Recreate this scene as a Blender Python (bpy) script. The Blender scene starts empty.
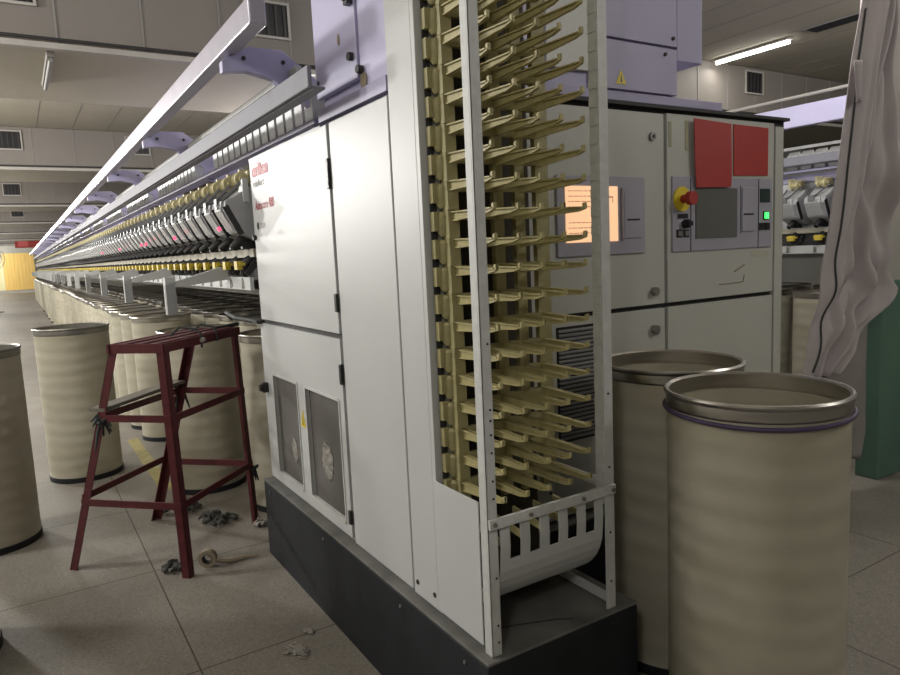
import bpy, bmesh, math, random
from mathutils import Vector, Matrix
random.seed(7)
C = bpy.context.scene.collection
PI = math.pi

# ------------------------------------------------------------------ materials
def nodes_mat(name):
    m = bpy.data.materials.new(name); m.use_nodes = True
    nt = m.node_tree; b = nt.nodes['Principled BSDF']
    return m, nt, b
def mat(name, col, rough=.5, metal=0., var=.06, scale=6., bump=0., bscale=40., spec=.5, stretch=None, trans=0., alpha=1.):
    m, nt, b = nodes_mat(name)
    b.inputs['Roughness'].default_value = rough
    b.inputs['Metallic'].default_value = metal
    b.inputs['Specular IOR Level'].default_value = spec
    if trans: b.inputs['Transmission Weight'].default_value = trans
    if alpha < 1: b.inputs['Alpha'].default_value = alpha
    tc = nt.nodes.new('ShaderNodeTexCoord')
    mp = nt.nodes.new('ShaderNodeMapping')
    if stretch: mp.inputs['Scale'].default_value = stretch
    nt.links.new(tc.outputs['Object'], mp.inputs['Vector'])
    n = nt.nodes.new('ShaderNodeTexNoise'); n.inputs['Scale'].default_value = scale; n.inputs['Detail'].default_value = 5
    nt.links.new(mp.outputs['Vector'], n.inputs['Vector'])
    r = nt.nodes.new('ShaderNodeMapRange')
    r.inputs['From Min'].default_value = .25; r.inputs['From Max'].default_value = .75
    r.inputs['To Min'].default_value = 1 - var; r.inputs['To Max'].default_value = 1 + var
    nt.links.new(n.outputs['Fac'], r.inputs['Value'])
    mx = nt.nodes.new('ShaderNodeMix'); mx.data_type = 'RGBA'; mx.blend_type = 'MULTIPLY'; mx.inputs['Factor'].default_value = 1
    mx.inputs['A'].default_value = (*col, 1)
    nt.links.new(r.outputs['Result'], mx.inputs['B'])
    nt.links.new(mx.outputs['Result'], b.inputs['Base Color'])
    if bump:
        n2 = nt.nodes.new('ShaderNodeTexNoise'); n2.inputs['Scale'].default_value = bscale; n2.inputs['Detail'].default_value = 4
        nt.links.new(mp.outputs['Vector'], n2.inputs['Vector'])
        bp = nt.nodes.new('ShaderNodeBump'); bp.inputs['Strength'].default_value = bump; bp.inputs['Distance'].default_value = .01
        nt.links.new(n2.outputs['Fac'], bp.inputs['Height']); nt.links.new(bp.outputs['Normal'], b.inputs['Normal'])
    return m
def emit(name, col, s):
    m, nt, b = nodes_mat(name)
    b.inputs['Base Color'].default_value = (*col, 1)
    b.inputs['Emission Color'].default_value = (*col, 1); b.inputs['Emission Strength'].default_value = s
    return m

M = {}
M['white'] = mat('white_enamel', (.50, .512, .515), .42, var=.03, scale=2.5)
M['white_edge'] = mat('white_enamel_worn', (.52, .53, .52), .5, var=.1, scale=30)
M['grey_paint'] = mat('grey_enamel', (.45, .455, .42), .45, var=.04, scale=2.5)
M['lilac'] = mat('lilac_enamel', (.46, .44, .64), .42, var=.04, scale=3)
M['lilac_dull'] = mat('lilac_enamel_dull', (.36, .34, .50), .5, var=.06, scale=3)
M['panel_lilac'] = mat('panel_lilac_grey', (.33, .32, .38), .5, var=.04)
M['plinth'] = mat('charcoal_paint', (.017, .019, .023), .6, var=.25, scale=9, bump=.1, spec=.25)
M['plinth_top'] = mat('dusty_charcoal', (.14, .14, .13), .8, var=.4, scale=7)
M['black'] = mat('black_plastic', (.012, .012, .014), .4)
M['dark'] = mat('dark_metal', (.03, .03, .03), .7)  # near-black metal of fasteners, cables, frames and panel joints
M['steel'] = mat('brushed_steel', (.48, .46, .43), .3, 1., var=.15, scale=5, stretch=(1, 1, 12))
M['dull_steel'] = mat('dull_steel', (.30, .29, .27), .42, .9, var=.15, scale=12)
M['rail'] = mat('rail_aluminium', (.20, .20, .235), .65, 0., var=.06, scale=8)
M['beam'] = mat('beam_pale_lilac', (.42, .40, .47), .35, .2, var=.08, scale=10)
M['peg'] = mat('cream_plastic', (.44, .39, .19), .5, var=.12, scale=25)
M['slat'] = mat('cream_plastic_slat', (.34, .305, .15), .55, var=.15, scale=20)
M['roller'] = mat('yellow_cream_roller', (.48, .43, .24), .5, var=.1)
M['yellow'] = mat('yellow_plastic', (.55, .42, .04), .45)
M['unit'] = mat('unit_grey', (.34, .345, .36), .35, var=.1, scale=12, spec=.7)
M['clear'] = mat('clear_shield', (.37, .375, .385), .25, var=.1, scale=15, spec=.8)
M['arm_grey'] = mat('arm_grey', (.10, .10, .105), .45)
M['beige'] = mat('beige_ledge', (.30, .28, .22), .6, var=.1)
M['red'] = mat('red_oxide_paint', (.085, .013, .018), .45, var=.25, scale=20, bump=.1)
M['red_sheet'] = mat('red_paper', (.36, .028, .022), .6, var=.08, scale=5)
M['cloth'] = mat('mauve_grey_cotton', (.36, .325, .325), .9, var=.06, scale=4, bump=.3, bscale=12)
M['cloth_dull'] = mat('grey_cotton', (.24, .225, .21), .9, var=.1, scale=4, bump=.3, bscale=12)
M['screen'] = emit('lit_screen', (1., .60, .34), .5)
M['screen_off'] = mat('dark_screen', (.12, .125, .115), .3)
M['ink'] = mat('screen_ink', (.55, .32, .2), .6)
M['green_led'] = emit('green_lamp', (.05, 1., .12), 1.6)
M['red_led'] = emit('red_lamp', (1., .05, .12), 1.8)
M['letter_red'] = mat('letter_red', (.36, .012, .03), .5)
M['letter_grey'] = mat('letter_grey', (.36, .36, .36), .5)
M['letter_dark'] = mat('letter_dark', (.04, .04, .045), .5)
M['purple'] = mat('purple_cord', (.055, .035, .09), .6)
M['cord'] = mat('dark_strap', (.03, .035, .035), .7)
M['rag'] = mat('dark_rag', (.075, .075, .07), .95, var=.5, scale=30, bump=.6)
M['lint'] = mat('white_lint', (.34, .32, .29), 1., var=.2, scale=40, bump=.8)
M['tape'] = mat('tan_tape', (.30, .25, .18), .6)
M['duct'] = mat('duct_cladding', (.205, .185, .165), .6, var=.12, scale=1.2, stretch=(1, 1, .4))
M['ceil'] = mat('ceiling_board', (.40, .365, .29), .9, var=.08, scale=.8)
M['duct_seam'] = mat('duct_seam', (.25, .24, .225), .6)
M['louvre'] = mat('vent_louvre', (.035, .035, .035), .5)
M['fixture'] = mat('unlit_fixture', (.22, .21, .19), .6)
M['trim'] = mat('duct_trim', (.40, .38, .35), .6)
M['wall'] = mat('plaster_wall', (.40, .40, .36), .9, var=.05, scale=1)
M['green'] = mat('green_dado', (.085, .165, .125), .5, var=.15, scale=3, bump=.1)
M['column'] = mat('cream_plaster', (.36, .345, .31), .8, var=.05, scale=1.5)
M['tube_light'] = emit('fluorescent_tube', (1., .97, .90), 9)
M['warning'] = mat('warning_yellow', (.7, .55, .03), .5)
M['curtain'] = mat('yellow_strip', (.80, .55, .16), .5, var=.12, scale=3, stretch=(1, 6, .2))
M['curtain_pale'] = mat('pale_strip', (.75, .70, .42), .5, var=.1, scale=3, stretch=(1, 6, .2))
M['screen_grey'] = mat('filter_mesh_grey', (.10, .093, .086), .8, var=.35, scale=4, bump=.2, bscale=300)
M['stain'] = mat('brown_stain', (.26, .21, .15), .9)

# lit screen should read as its own glow only
def can_material(name, col, amp):
    m, nt, b = nodes_mat(name)
    b.inputs['Roughness'].default_value = .38
    tc = nt.nodes.new('ShaderNodeTexCoord')
    mp = nt.nodes.new('ShaderNodeMapping'); mp.inputs['Scale'].default_value = (1, 1, 4)
    nt.links.new(tc.outputs['Object'], mp.inputs['Vector'])
    n = nt.nodes.new('ShaderNodeTexNoise'); n.inputs['Scale'].default_value = 1.6; n.inputs['Detail'].default_value = 4
    nt.links.new(mp.outputs['Vector'], n.inputs['Vector'])
    cr = nt.nodes.new('ShaderNodeValToRGB')
    cr.color_ramp.elements[0].position = .3; cr.color_ramp.elements[0].color = (col[0]*.84, col[1]*.82, col[2]*.76, 1)
    cr.color_ramp.elements[1].position = .65; cr.color_ramp.elements[1].color = (*col, 1)
    nt.links.new(n.outputs['Fac'], cr.inputs['Fac']); nt.links.new(cr.outputs['Color'], b.inputs['Base Color'])
    # faint rings left by winding the fibre sheet
    w = nt.nodes.new('ShaderNodeTexWave'); w.wave_type = 'BANDS'; w.bands_direction = 'Z'
    w.inputs['Scale'].default_value = 3.6; w.inputs['Distortion'].default_value = 3.0; w.inputs['Detail'].default_value = 1; w.inputs['Detail Scale'].default_value = .6
    nt.links.new(tc.outputs['Object'], w.inputs['Vector'])
    bp = nt.nodes.new('ShaderNodeBump'); bp.inputs['Strength'].default_value = amp; bp.inputs['Distance'].default_value = .02
    nt.links.new(w.outputs['Fac'], bp.inputs['Height']); nt.links.new(bp.outputs['Normal'], b.inputs['Normal'])
    return m
M['can'] = can_material('fibre_can', (.43, .405, .33), .13)
M['can_in'] = can_material('fibre_can_inside', (.38, .35, .27), .08)

def floor_material():
    m, nt, b = nodes_mat('terrazzo'); b.inputs['Roughness'].default_value = .55; b.inputs['Specular IOR Level'].default_value = .35
    tc = nt.nodes.new('ShaderNodeTexCoord')
    L = nt.links.new
    n = nt.nodes.new('ShaderNodeTexNoise'); n.inputs['Scale'].default_value = 1.3; n.inputs['Detail'].default_value = 6
    L(tc.outputs['Object'], n.inputs['Vector'])
    cr = nt.nodes.new('ShaderNodeValToRGB')
    cr.color_ramp.elements[0].position = .3; cr.color_ramp.elements[0].color = (.175, .16, .138, 1)
    cr.color_ramp.elements[1].position = .7; cr.color_ramp.elements[1].color = (.235, .218, .19, 1)
    L(n.outputs['Fac'], cr.inputs['Fac'])
    v = nt.nodes.new('ShaderNodeTexVoronoi'); v.inputs['Scale'].default_value = 130
    L(tc.outputs['Object'], v.inputs['Vector'])
    sp = nt.nodes.new('ShaderNodeSeparateColor'); L(v.outputs['Color'], sp.inputs['Color'])
    gt = nt.nodes.new('ShaderNodeMapRange'); gt.inputs['From Min'].default_value = .72; gt.inputs['From Max'].default_value = 1.; gt.inputs['To Max'].default_value = .6
    L(sp.outputs['Red'], gt.inputs['Value'])
    lt = nt.nodes.new('ShaderNodeMath'); lt.operation = 'LESS_THAN'; lt.inputs[1].default_value = .36; L(v.outputs['Distance'], lt.inputs[0])
    mu = nt.nodes.new('ShaderNodeMath'); mu.operation = 'MULTIPLY'; L(gt.outputs['Result'], mu.inputs[0]); L(lt.outputs[0], mu.inputs[1])
    mx = nt.nodes.new('ShaderNodeMix'); mx.data_type = 'RGBA'; mx.inputs['B'].default_value = (.46, .43, .37, 1)
    L(mu.outputs[0], mx.inputs['Factor']); L(cr.outputs['Color'], mx.inputs['A'])
    gt2 = nt.nodes.new('ShaderNodeMath'); gt2.operation = 'GREATER_THAN'; gt2.inputs[1].default_value = .8; L(sp.outputs['Green'], gt2.inputs[0])
    g3 = nt.nodes.new('ShaderNodeMath'); g3.operation = 'MULTIPLY'; g3.inputs[1].default_value = .3; L(gt2.outputs[0], g3.inputs[0])
    mxd = nt.nodes.new('ShaderNodeMix'); mxd.data_type = 'RGBA'; mxd.inputs['B'].default_value = (.08, .07, .06, 1)
    L(g3.outputs[0], mxd.inputs['Factor']); L(mx.outputs['Result'], mxd.inputs['A'])
    # tile joints, one metre and a bit apart
    sx = nt.nodes.new('ShaderNodeSeparateXYZ'); L(tc.outputs['Object'], sx.inputs[0])
    def joint(ax, off, pitch):
        a = nt.nodes.new('ShaderNodeMath'); a.operation = 'ADD'; a.inputs[1].default_value = off + 200*pitch; L(sx.outputs[ax], a.inputs[0])
        d = nt.nodes.new('ShaderNodeMath'); d.operation = 'MODULO'; d.inputs[1].default_value = pitch; L(a.outputs[0], d.inputs[0])
        s = nt.nodes.new('ShaderNodeMath'); s.operation = 'SUBTRACT'; s.inputs[1].default_value = pitch/2; L(d.outputs[0], s.inputs[0])
        ab = nt.nodes.new('ShaderNodeMath'); ab.operation = 'ABSOLUTE'; L(s.outputs[0], ab.inputs[0])
        g = nt.nodes.new('ShaderNodeMath'); g.operation = 'GREATER_THAN'; g.inputs[1].default_value = pitch/2 - .003; L(ab.outputs[0], g.inputs[0])
        return g
    gx = joint('X', 2.18, 1.04); gy = joint('Y', .55, 1.04)
    o = nt.nodes.new('ShaderNodeMath'); o.operation = 'MAXIMUM'; L(gx.outputs[0], o.inputs[0]); L(gy.outputs[0], o.inputs[1])
    mj = nt.nodes.new('ShaderNodeMix'); mj.data_type = 'RGBA'; mj.inputs['B'].default_value = (.045, .038, .03, 1)
    L(o.outputs[0], mj.inputs['Factor']); L(mxd.outputs['Result'], mj.inputs['A'])
    L(mj.outputs['Result'], b.inputs['Base Color'])
    return m
M['floor'] = floor_material()

# ------------------------------------------------------------------ mesh helpers
class MB:
    def __init__(s): s.bm = bmesh.new()
    def box(s, x0, x1, y0, y1, z0, z1, mi=0):
        v = [s.bm.verts.new(p) for p in ((x0,y0,z0),(x1,y0,z0),(x1,y1,z0),(x0,y1,z0),(x0,y0,z1),(x1,y0,z1),(x1,y1,z1),(x0,y1,z1))]
        for f in ((0,3,2,1),(4,5,6,7),(0,1,5,4),(1,2,6,5),(2,3,7,6),(3,0,4,7)):
            fc = s.bm.faces.new([v[i] for i in f]); fc.material_index = mi
        return s
    def bar(s, a, b, w, h, up=(0,0,1)):
        a = Vector(a); b = Vector(b); d = (b-a).normalized(); u = Vector(up)
        sd = d.cross(u).normalized(); u = sd.cross(d).normalized()
        v = []
        for p in (a, b):
            for i, j in ((-1,-1),(1,-1),(1,1),(-1,1)): v.append(s.bm.verts.new(p + sd*(w/2*i) + u*(h/2*j)))
        for f in ((3,2,1,0),(4,5,6,7),(0,1,5,4),(1,2,6,5),(2,3,7,6),(3,0,4,7)): s.bm.faces.new([v[i] for i in f])
        return s
    def prism(s, pts, d0, d1, axis='x'):
        def P(a, b, d):
            return (d,a,b) if axis == 'x' else ((a,d,b) if axis == 'y' else (a,b,d))
        A = [s.bm.verts.new(P(a,b,d0)) for a,b in pts]; B = [s.bm.verts.new(P(a,b,d1)) for a,b in pts]
        n = len(pts)
        s.bm.faces.new(A); s.bm.faces.new(list(reversed(B)))
        for i in range(n): s.bm.faces.new([A[i], B[i], B[(i+1)%n], A[(i+1)%n]])
        bmesh.ops.recalc_face_normals(s.bm, faces=s.bm.faces)
        return s
    def cyl(s, a, b, r, n=16, r2=None):
        return s.tube([a, b], [r, r if r2 is None else r2], n)
    def tube(s, pts, r, n=8, closed=False):
        pts = [Vector(p) for p in pts]; N = len(pts)
        rr = r if isinstance(r, (list, tuple)) else [r]*N
        rings = []
        ref = None
        for i, p in enumerate(pts):
            if closed: d = pts[(i+1)%N] - pts[i-1]
            else: d = pts[min(i+1,N-1)] - pts[max(i-1,0)]
            d.normalize()
            if ref is None: ref = Vector((0,0,1)) if abs(d.z) < .9 else Vector((1,0,0))
            sd = d.cross(ref).normalized(); u = sd.cross(d).normalized(); ref = u
            rings.append([s.bm.verts.new(p + (sd*math.cos(2*PI*k/n) + u*math.sin(2*PI*k/n))*rr[i]) for k in range(n)])
        rng = range(N if closed else N-1)
        for i in rng:
            A, B = rings[i], rings[(i+1)%N]
            for k in range(n): s.bm.faces.new([A[k], A[(k+1)%n], B[(k+1)%n], B[k]])
        if not closed:
            s.bm.faces.new(list(reversed(rings[0]))); s.bm.faces.new(rings[-1])
        bmesh.ops.recalc_face_normals(s.bm, faces=s.bm.faces)
        return s
    def lathe(s, prof, n=48, axis='z', o=(0,0,0), closed=True):
        rings = []
        for r, h in prof:
            ring = []
            for k in range(n):
                a = 2*PI*k/n; c, q = math.cos(a)*r, math.sin(a)*r
                p = (c, q, h) if axis == 'z' else ((h, c, q) if axis == 'x' else (c, h, q))
                ring.append(s.bm.verts.new(Vector(p) + Vector(o)))
            rings.append(ring)
        for i in range(len(rings) if closed else len(rings)-1):
            A, B = rings[i], rings[(i+1)%len(rings)]
            for k in range(n): s.bm.faces.new([A[k], A[(k+1)%n], B[(k+1)%n], B[k]])
        bmesh.ops.recalc_face_normals(s.bm, faces=s.bm.faces)
        return s
    def build(s, name, m, parent=None, loc=(0,0,0), smooth=False, bevel=0, stuff=False):
        me = bpy.data.meshes.new(name); s.bm.to_mesh(me); s.bm.free()
        for q in (m if isinstance(m, (list, tuple)) else [m]): me.materials.append(q)
        if smooth:
            for p in me.polygons: p.use_smooth = True
            me.set_sharp_from_angle(angle=math.radians(40))
        o = bpy.data.objects.new(name, me); C.objects.link(o); o.location = loc
        if parent: o.parent = parent
        if bevel:
            b = o.modifiers.new('bevel', 'BEVEL'); b.width = bevel; b.segments = 2; b.limit_method = 'ANGLE'
        if stuff: o['kind'] = 'stuff'
        return o
def box(*a): return MB().box(*a)
def tag(o, label, cat, group=None):
    o['label'] = label; o['category'] = cat
    if group: o['group'] = group
    return o
def thing(name, label, cat, loc=(0,0,0), group=None):
    o = bpy.data.objects.new(name, None); C.objects.link(o); o.location = loc; o.empty_display_size = .1
    return tag(o, label, cat, group)
def struct(o): o['kind'] = 'structure'; return o
def kids(o): return [c for c in bpy.data.objects if c.parent == o]
def copy_tree(o, parent=None):
    c = o.copy(); C.objects.link(c)
    if parent: c.parent = parent
    for ch in KIDS.get(o.name, []) or []: copy_tree(ch, c)
    return c
KIDS = {}
def index_kids(o):
    KIDS[o.name] = kids(o)
    for k in KIDS[o.name]: index_kids(k)
def text(s, size, name, m, parent, loc, rot, bold=0., sx=1.):
    cu = bpy.data.curves.new(name, 'FONT'); cu.body = s; cu.size = size; cu.extrude = .0006; cu.offset = bold
    t = bpy.data.objects.new(name, cu); C.objects.link(t)
    bpy.context.view_layer.update()
    me = bpy.data.meshes.new_from_object(t); bpy.data.objects.remove(t)
    me.materials.clear(); me.materials.append(m)
    o = bpy.data.objects.new(name, me); C.objects.link(o); o.parent = parent
    o.location = loc; o.rotation_euler = rot; o.scale = (sx, 1, 1)
    return o
SIDE = (PI/2, 0, 0)          # writing on a face turned towards -y
ENDF = (PI/2, 0, PI/2)       # writing on a face turned towards +x

# ------------------------------------------------------------------ room
struct(box(-56, 8, -7, 16, -.1, 0).build('floor', M['floor']))
ZC, ZD = 3.86, 3.2
c = MB().box(-56, 8, -7, 16, ZC, ZC+.1)
struct(c.build('ceiling', M['ceil']))
seams = MB()
y = -6.7
for y in [-6.7+.52*i for i in range(44)]: seams.box(-56, 8, y-.004, y+.004, ZC-.003, ZC-.0005)
for x in [5, 2.6, .2, -2.2, -7.6, -9.8]: seams.box(x-.006, x+.006, -7, 16, ZC-.006, ZC-.0005)
struct(seams.build('trim_1', M['duct_seam']))
struct(box(-56, 8, 16, 16.1, 0, ZC).build('wall_right', M['wall']))
struct(box(-56, 8, -7.1, -7, 0, ZC).build('wall_left', M['wall']))
struct(box(8, 8.1, -7.1, 16.1, 0, ZC).build('wall_back', M['wall']))
struct(box(-56.1, -56, -7.1, 16.1, 0, ZC).build('wall_far', M['wall']))
struct(box(-56, -55.97, .25, 1.3, 0, 1.35).build('baseboard_far', M['green']))
DX = [-4.6, -11.9, -19.5, -27.1, -34.7, -42.3, -49.9]
for i, dx in enumerate(DX):
    d = struct(box(dx-1.9, dx, -7, 16, ZD, ZC-.008).build('trim_%d' % (i+2), M['duct']))
    MB().box(dx-1.9, dx-.02, -7, 16, ZD-.012, ZD-.001).build('soffit_board', M['ceil'], d)
    s = MB()
    for k in range(38):
        yy = -6.6 + k*.605
        s.box(dx-.0, dx+.008, yy-.007, yy+.007, ZD+.01, ZC-.01)
    s.build('seam_strip', M['duct_seam'], d)
    MB().box(dx-.01, dx+.05, -7, 16, ZD-.03, ZD+.012).build('lower_trim', M['trim'], d)
    MB().cyl((dx+.06, -7, ZD+.035), (dx+.06, 16, ZD+.035), .012, 8).build('cable', M['dark'], d, smooth=True)
gr = 'louvred vents in the ceiling duct faces'
def vent(x, y, z, label):
    t = thing('air_vent', label, 'air vent', (x, y, z), 'louvred vents in the ceiling ducts')
    f = MB(); w, h = .2, .155
    f.box(.0, .02, -w, w, h-.02, h).box(.0, .02, -w, w, -h, -h+.02).box(.0, .02, -w, -w+.02, -h+.02, h-.02).box(.0, .02, w-.02, w, -h+.02, h-.02)
    f.build('frame', M['trim'], t)
    MB().box(.0, .004, -w+.02, w-.02, -h+.02, h-.02).build('duct_opening', M['black'], t)
    b = MB()
    for k in range(5):
        yy = -w+.05 + k*.075; b.box(.005, .016, yy-.010, yy+.010, -h+.02, h-.02)
    b.build('louvre', M['louvre'], t)
for x, y, z, l in ((-4.592, -.86, 3.62, 'pale framed vent high on the nearest duct, at the left edge of the photo'),
                   (-4.592, 1.07, 3.60, 'pale framed vent on the nearest duct beside the end of the lilac beam'),
                   (-4.592, 7.87, 3.655, 'pale framed vent on the duct over the far right machine'),
                   (-11.892, -.88, 3.64, 'vent on the second duct from the viewer, at the left edge'),
                   (-11.892, 1.05, 3.62, 'vent on the second duct, partly behind the lilac beam'),
                   (-19.492, -.85, 3.6, 'small vent on the third duct, above the far doorway'),
                   (-27.092, -.72, 3.55, 'smallest vent on the fourth duct, above the far red sign')):
    vent(x, y, z, l)
t = thing('ceiling_grille', 'dark slotted grille flush in the ceiling above the cloth', 'grille', (-2.85, 6.95, ZC-.012))
MB().box(-.42, .42, -.12, .12, -.0, .010).build('frame', M['trim'], t)
g = MB()
for k in range(5): g.box(-.39, .39, -.1+k*.045, -.1+k*.045+.03, -.006, -.0005)
g.build('slot', M['dark'], t)
# fluorescent batten that shows
t = thing('fluorescent_light', 'glowing white tube light on the ceiling at upper right', 'ceiling light', (-4.02, 6.98, ZC-.012))
MB().box(-.52, .52, -.04, .04, -.018, .004).build('housing', M['trim'], t, bevel=.004)
MB().cyl((-.5, 0, -.040), (.5, 0, -.040), .020, 12).build('tube', M['tube_light'], t, smooth=True)
t = thing('fluorescent_light', 'unlit grey tube light under the nearest duct at upper left', 'ceiling light', (-5.2, -.6, ZD-.0115))
MB().box(-.55, .5, -.025, .025, -.04, .0).build('housing', M['fixture'], t, bevel=.004)
MB().cyl((-.52, 0, -.058), (.48, 0, -.058), .016, 12).build('tube', M['fixture'], t, smooth=True)
# pipes above the right-hand machine
t = MB().tube([(-12, 4.7, 2.70), (1.5, 4.7, 2.70)], .014, 8).tube([(-12, 4.95, 2.78), (1.5, 4.95, 2.62)], .012, 8)
for x in (-3.4, -.6): t.tube([(x, 4.7, 2.70), (x, 4.7, ZC-.02)], .007, 6).tube([(x, 4.7, 2.69), (x, 4.95, 2.63)], .007, 6)
tag(t.build('conduit_run', M['trim'], smooth=True), 'thin white conduits running above the far right machine', 'conduit')

struct(MB().prism([(-5.2, -.30), (-3.5, -.30), (-3.5, -.21), (-5.2, -.21)], .0003, .0015, 'z').build('trim_floor_line', mat('worn_yellow_line', (.30, .26, .10), .7, var=.3, scale=14)))
# far end: strip curtain, red sign, round fan
t = thing('strip_curtain', 'yellow hanging strip curtain in the far doorway', 'curtain', (-55.8, -1.6, 0))
s = MB()
for k in range(17): s.box(-.01+.02*(k % 2), .0+.02*(k % 2), -.05+k*.11, .06+k*.11, .22, 2.78)
s.build('amber_strips', M['curtain'], t)
s = MB()
for k in range(24): s.box(-.01+.02*(k % 2), .0+.02*(k % 2), -2.7+k*.11, -2.59+k*.11, .22, 2.78)
s.build('pale_strips', M['curtain_pale'], t)
box(-.06, .1, -2.8, 2.0, 0, .2).build('sill', M['trim'], t)
t = thing('red_sign', 'red hanging sign board at the far end of the aisle', 'sign', (-44.9, -.5, 2.85))
box(-.04, .04, -.35, 1.0, -.02, .52).build('board', M['red_sheet'], t)
box(.041, .045, -.2, .3, .06, .45).build('panel', mat('sign_pale_red', (.6, .09, .09), .5), t)
MB().cyl((0,-.2,.52),(0,-.2,1.0),.015,6).cyl((0,.8,.52),(0,.8,1.0),.015,6).build('hanger', M['trim'], t)
t = thing('wall_fan', 'round grey caged fan at the left edge of the far aisle', 'fan', (-30, -1.72, 2.05))
fm = MB()
for r in (.44, .33, .22, .11): fm.tube([(0, r*math.cos(2*PI*k/24), r*math.sin(2*PI*k/24)) for k in range(24)], .012, 6, closed=True)
for k in range(12): fm.bar((0,0,0), (0, .44*math.cos(PI*k/6), .44*math.sin(PI*k/6)), .008, .008, up=(1,0,0))
fm.build('cage', M['trim'], t)
bl = MB()
for k in range(4):
    a = PI*k/2+.4
    bl.bar((-.05, .06*math.cos(a), .06*math.sin(a)), (-.05, .36*math.cos(a), .36*math.sin(a)), .015, .14, up=(0, -math.sin(a), math.cos(a)))
bl.build('blade', M['dull_steel'], t)
MB().cyl((-.2,0,0),(-.02,0,0),.08,16).build('motor', M['dark'], t, smooth=True)
MB().cyl((-.12,0,-.05),(-.12,0,-2.02),.025,10).build('pole', M['dark'], t, smooth=True)
MB().cyl((-.12,0,-2.05),(-.12,0,-2.02),.22,20).build('base', M['dark'], t, smooth=True)

# ------------------------------------------------------------------ column and cloth
t = struct(box(-.80, -.68, 3.47, 3.97, 0, ZC-.01).build('wall_column', M['column']))
struct(box(-.812, -.668, 3.458, 3.982, 0, 1.25).build('baseboard_column', M['green'], bevel=.01))
def sheet(rows, n, fx, thick, name, m, parent):
    bm = bmesh.new(); grid = []
    for i, (z, y0, y1) in enumerate(rows):
        grid.append([bm.verts.new((fx(y0+(y1-y0)*j/n, z, j/n), y0+(y1-y0)*j/n, z)) for j in range(n+1)])
    for i in range(len(grid)-1):
        for j in range(n): bm.faces.new([grid[i][j], grid[i][j+1], grid[i+1][j+1], grid[i+1][j]])
    me = bpy.data.meshes.new(name); bm.to_mesh(me); bm.free(); me.materials.append(m)
    for p in me.polygons: p.use_smooth = True
    o = bpy.data.objects.new(name, me); C.objects.link(o); o.parent = parent
    so = o.modifiers.new('thickness', 'SOLIDIFY'); so.thickness = thick; so.offset = 0
    return o
def interp(tab, z):
    for (z0, *a), (z1, *b) in zip(tab, tab[1:]):
        if z1 <= z <= z0:
            f = (z0-z)/(z0-z1); return [p+(q-p)*f for p, q in zip(a, b)]
    return tab[-1][1:]
cl = thing('hanging_cloth', 'large mauve grey cotton cloth hanging in folds beside the green based column', 'cloth', (-.61, 3.1, 0))
tab = [(3.4, 3.12, 3.33), (2.8, 3.03, 3.33), (2.47, 2.93, 3.33), (2.26, 2.89, 3.33), (2.0, 2.835, 3.33), (1.57, 2.735, 3.33), (1.22, 2.65, 3.34), (1.10, 2.61, 3.17), (.89, 2.54, 2.96), (.78, 2.50, 2.80)]
rows = []
for k in range(90):
    z = 3.4 - (3.4-.78)*k/89; a, b = interp(tab, z); rows.append((z, a-3.1, b-3.1))
def fold(y, z, u):
    e = lambda c, w: math.exp(-((u-c)/w)**2)
    g = .05*math.sin(7*u + .8*math.sin(z*1.3)) + .022*math.sin(23*u - 1.2*z) * (1-u*.4)
    g += .07*e(.60+.10*math.sin(z*1.6+.5), .05) - .05*e(.72+.10*math.sin(z*1.6+.5), .06)
    g += .05*e(.30, .04) - .04*e(.92, .05)
    s_ = min(1, u/.28)
    g += .05*math.sin(9*(z + 1.1*abs(u-.62)))*math.exp(-((z-1.75)/.3)**2)*u
    g += .045*math.sin(17*(z-u*.7))*math.exp(-((z-1.15)/.25)**2)
    g += .05*math.sin(8*(z+1.3*u))*math.exp(-((z-2.5)/.35)**2)*math.exp(-((u-.78)/.25)**2)
    return g*(.25+.75*s_)
sheet(rows, 90, fold, .006, 'draped_sheet', M['cloth'], cl)
tab2 = [(1.2, 3.15, 3.33), (.9, 2.85, 3.32), (.6, 2.70, 3.30), (.35, 2.97, 3.28), (.2, 3.06, 3.22)]
rows = []
for k in range(40):
    z = 1.2-(1.2-.2)*k/39; a, b = interp(tab2, z); rows.append((z, a-3.1, b-3.1))
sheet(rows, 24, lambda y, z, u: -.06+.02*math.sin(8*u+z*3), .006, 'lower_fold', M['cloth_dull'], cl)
hem = []
for k in range(60):
    z = 2.75 - 1.93*k/59; a_, b_ = interp(tab, z); hem.append((fold(0, z, .10)+.006, a_+(b_-a_)*.10-3.1, z))
MB().tube(hem, .0055, 8).build('hem_cord', M['cord'], cl, smooth=True)
sheet([(2.45-k*.03, -.24+.004*k, -.13-.006*k) for k in range(8)][::1], 8, lambda y, z, u: .05+.02*math.sin(5*u), .006, 'torn_corner', M['cloth'], cl)

# ------------------------------------------------------------------ plinth
t = thing('machine_plinth', 'charcoal grey steel plinth under the white machine end', 'plinth', (0, 0, 0))
pl = MB().prism([(-2.03, 0), (.02, 0), (.02, .585), (-.58, .585), (-.58, 2.42), (-2.03, 2.42)], 0, .40, 'z')
pl.build('base', M['plinth'], t, bevel=.006)
MB().prism([(-2.03, 0), (.02, 0), (.02, .585), (-.58, .585), (-.58, 2.42), (-2.03, 2.42)], .4005, .41, 'z').build('top_plate', M['plinth_top'], t, bevel=.003)
for x in (-1.93, -1.2, -.5, -.1): MB().cyl((x, .0, .36), (x, -.005, .36), .006, 10).build('bolt', M['plinth_top'], t, smooth=True)

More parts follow.
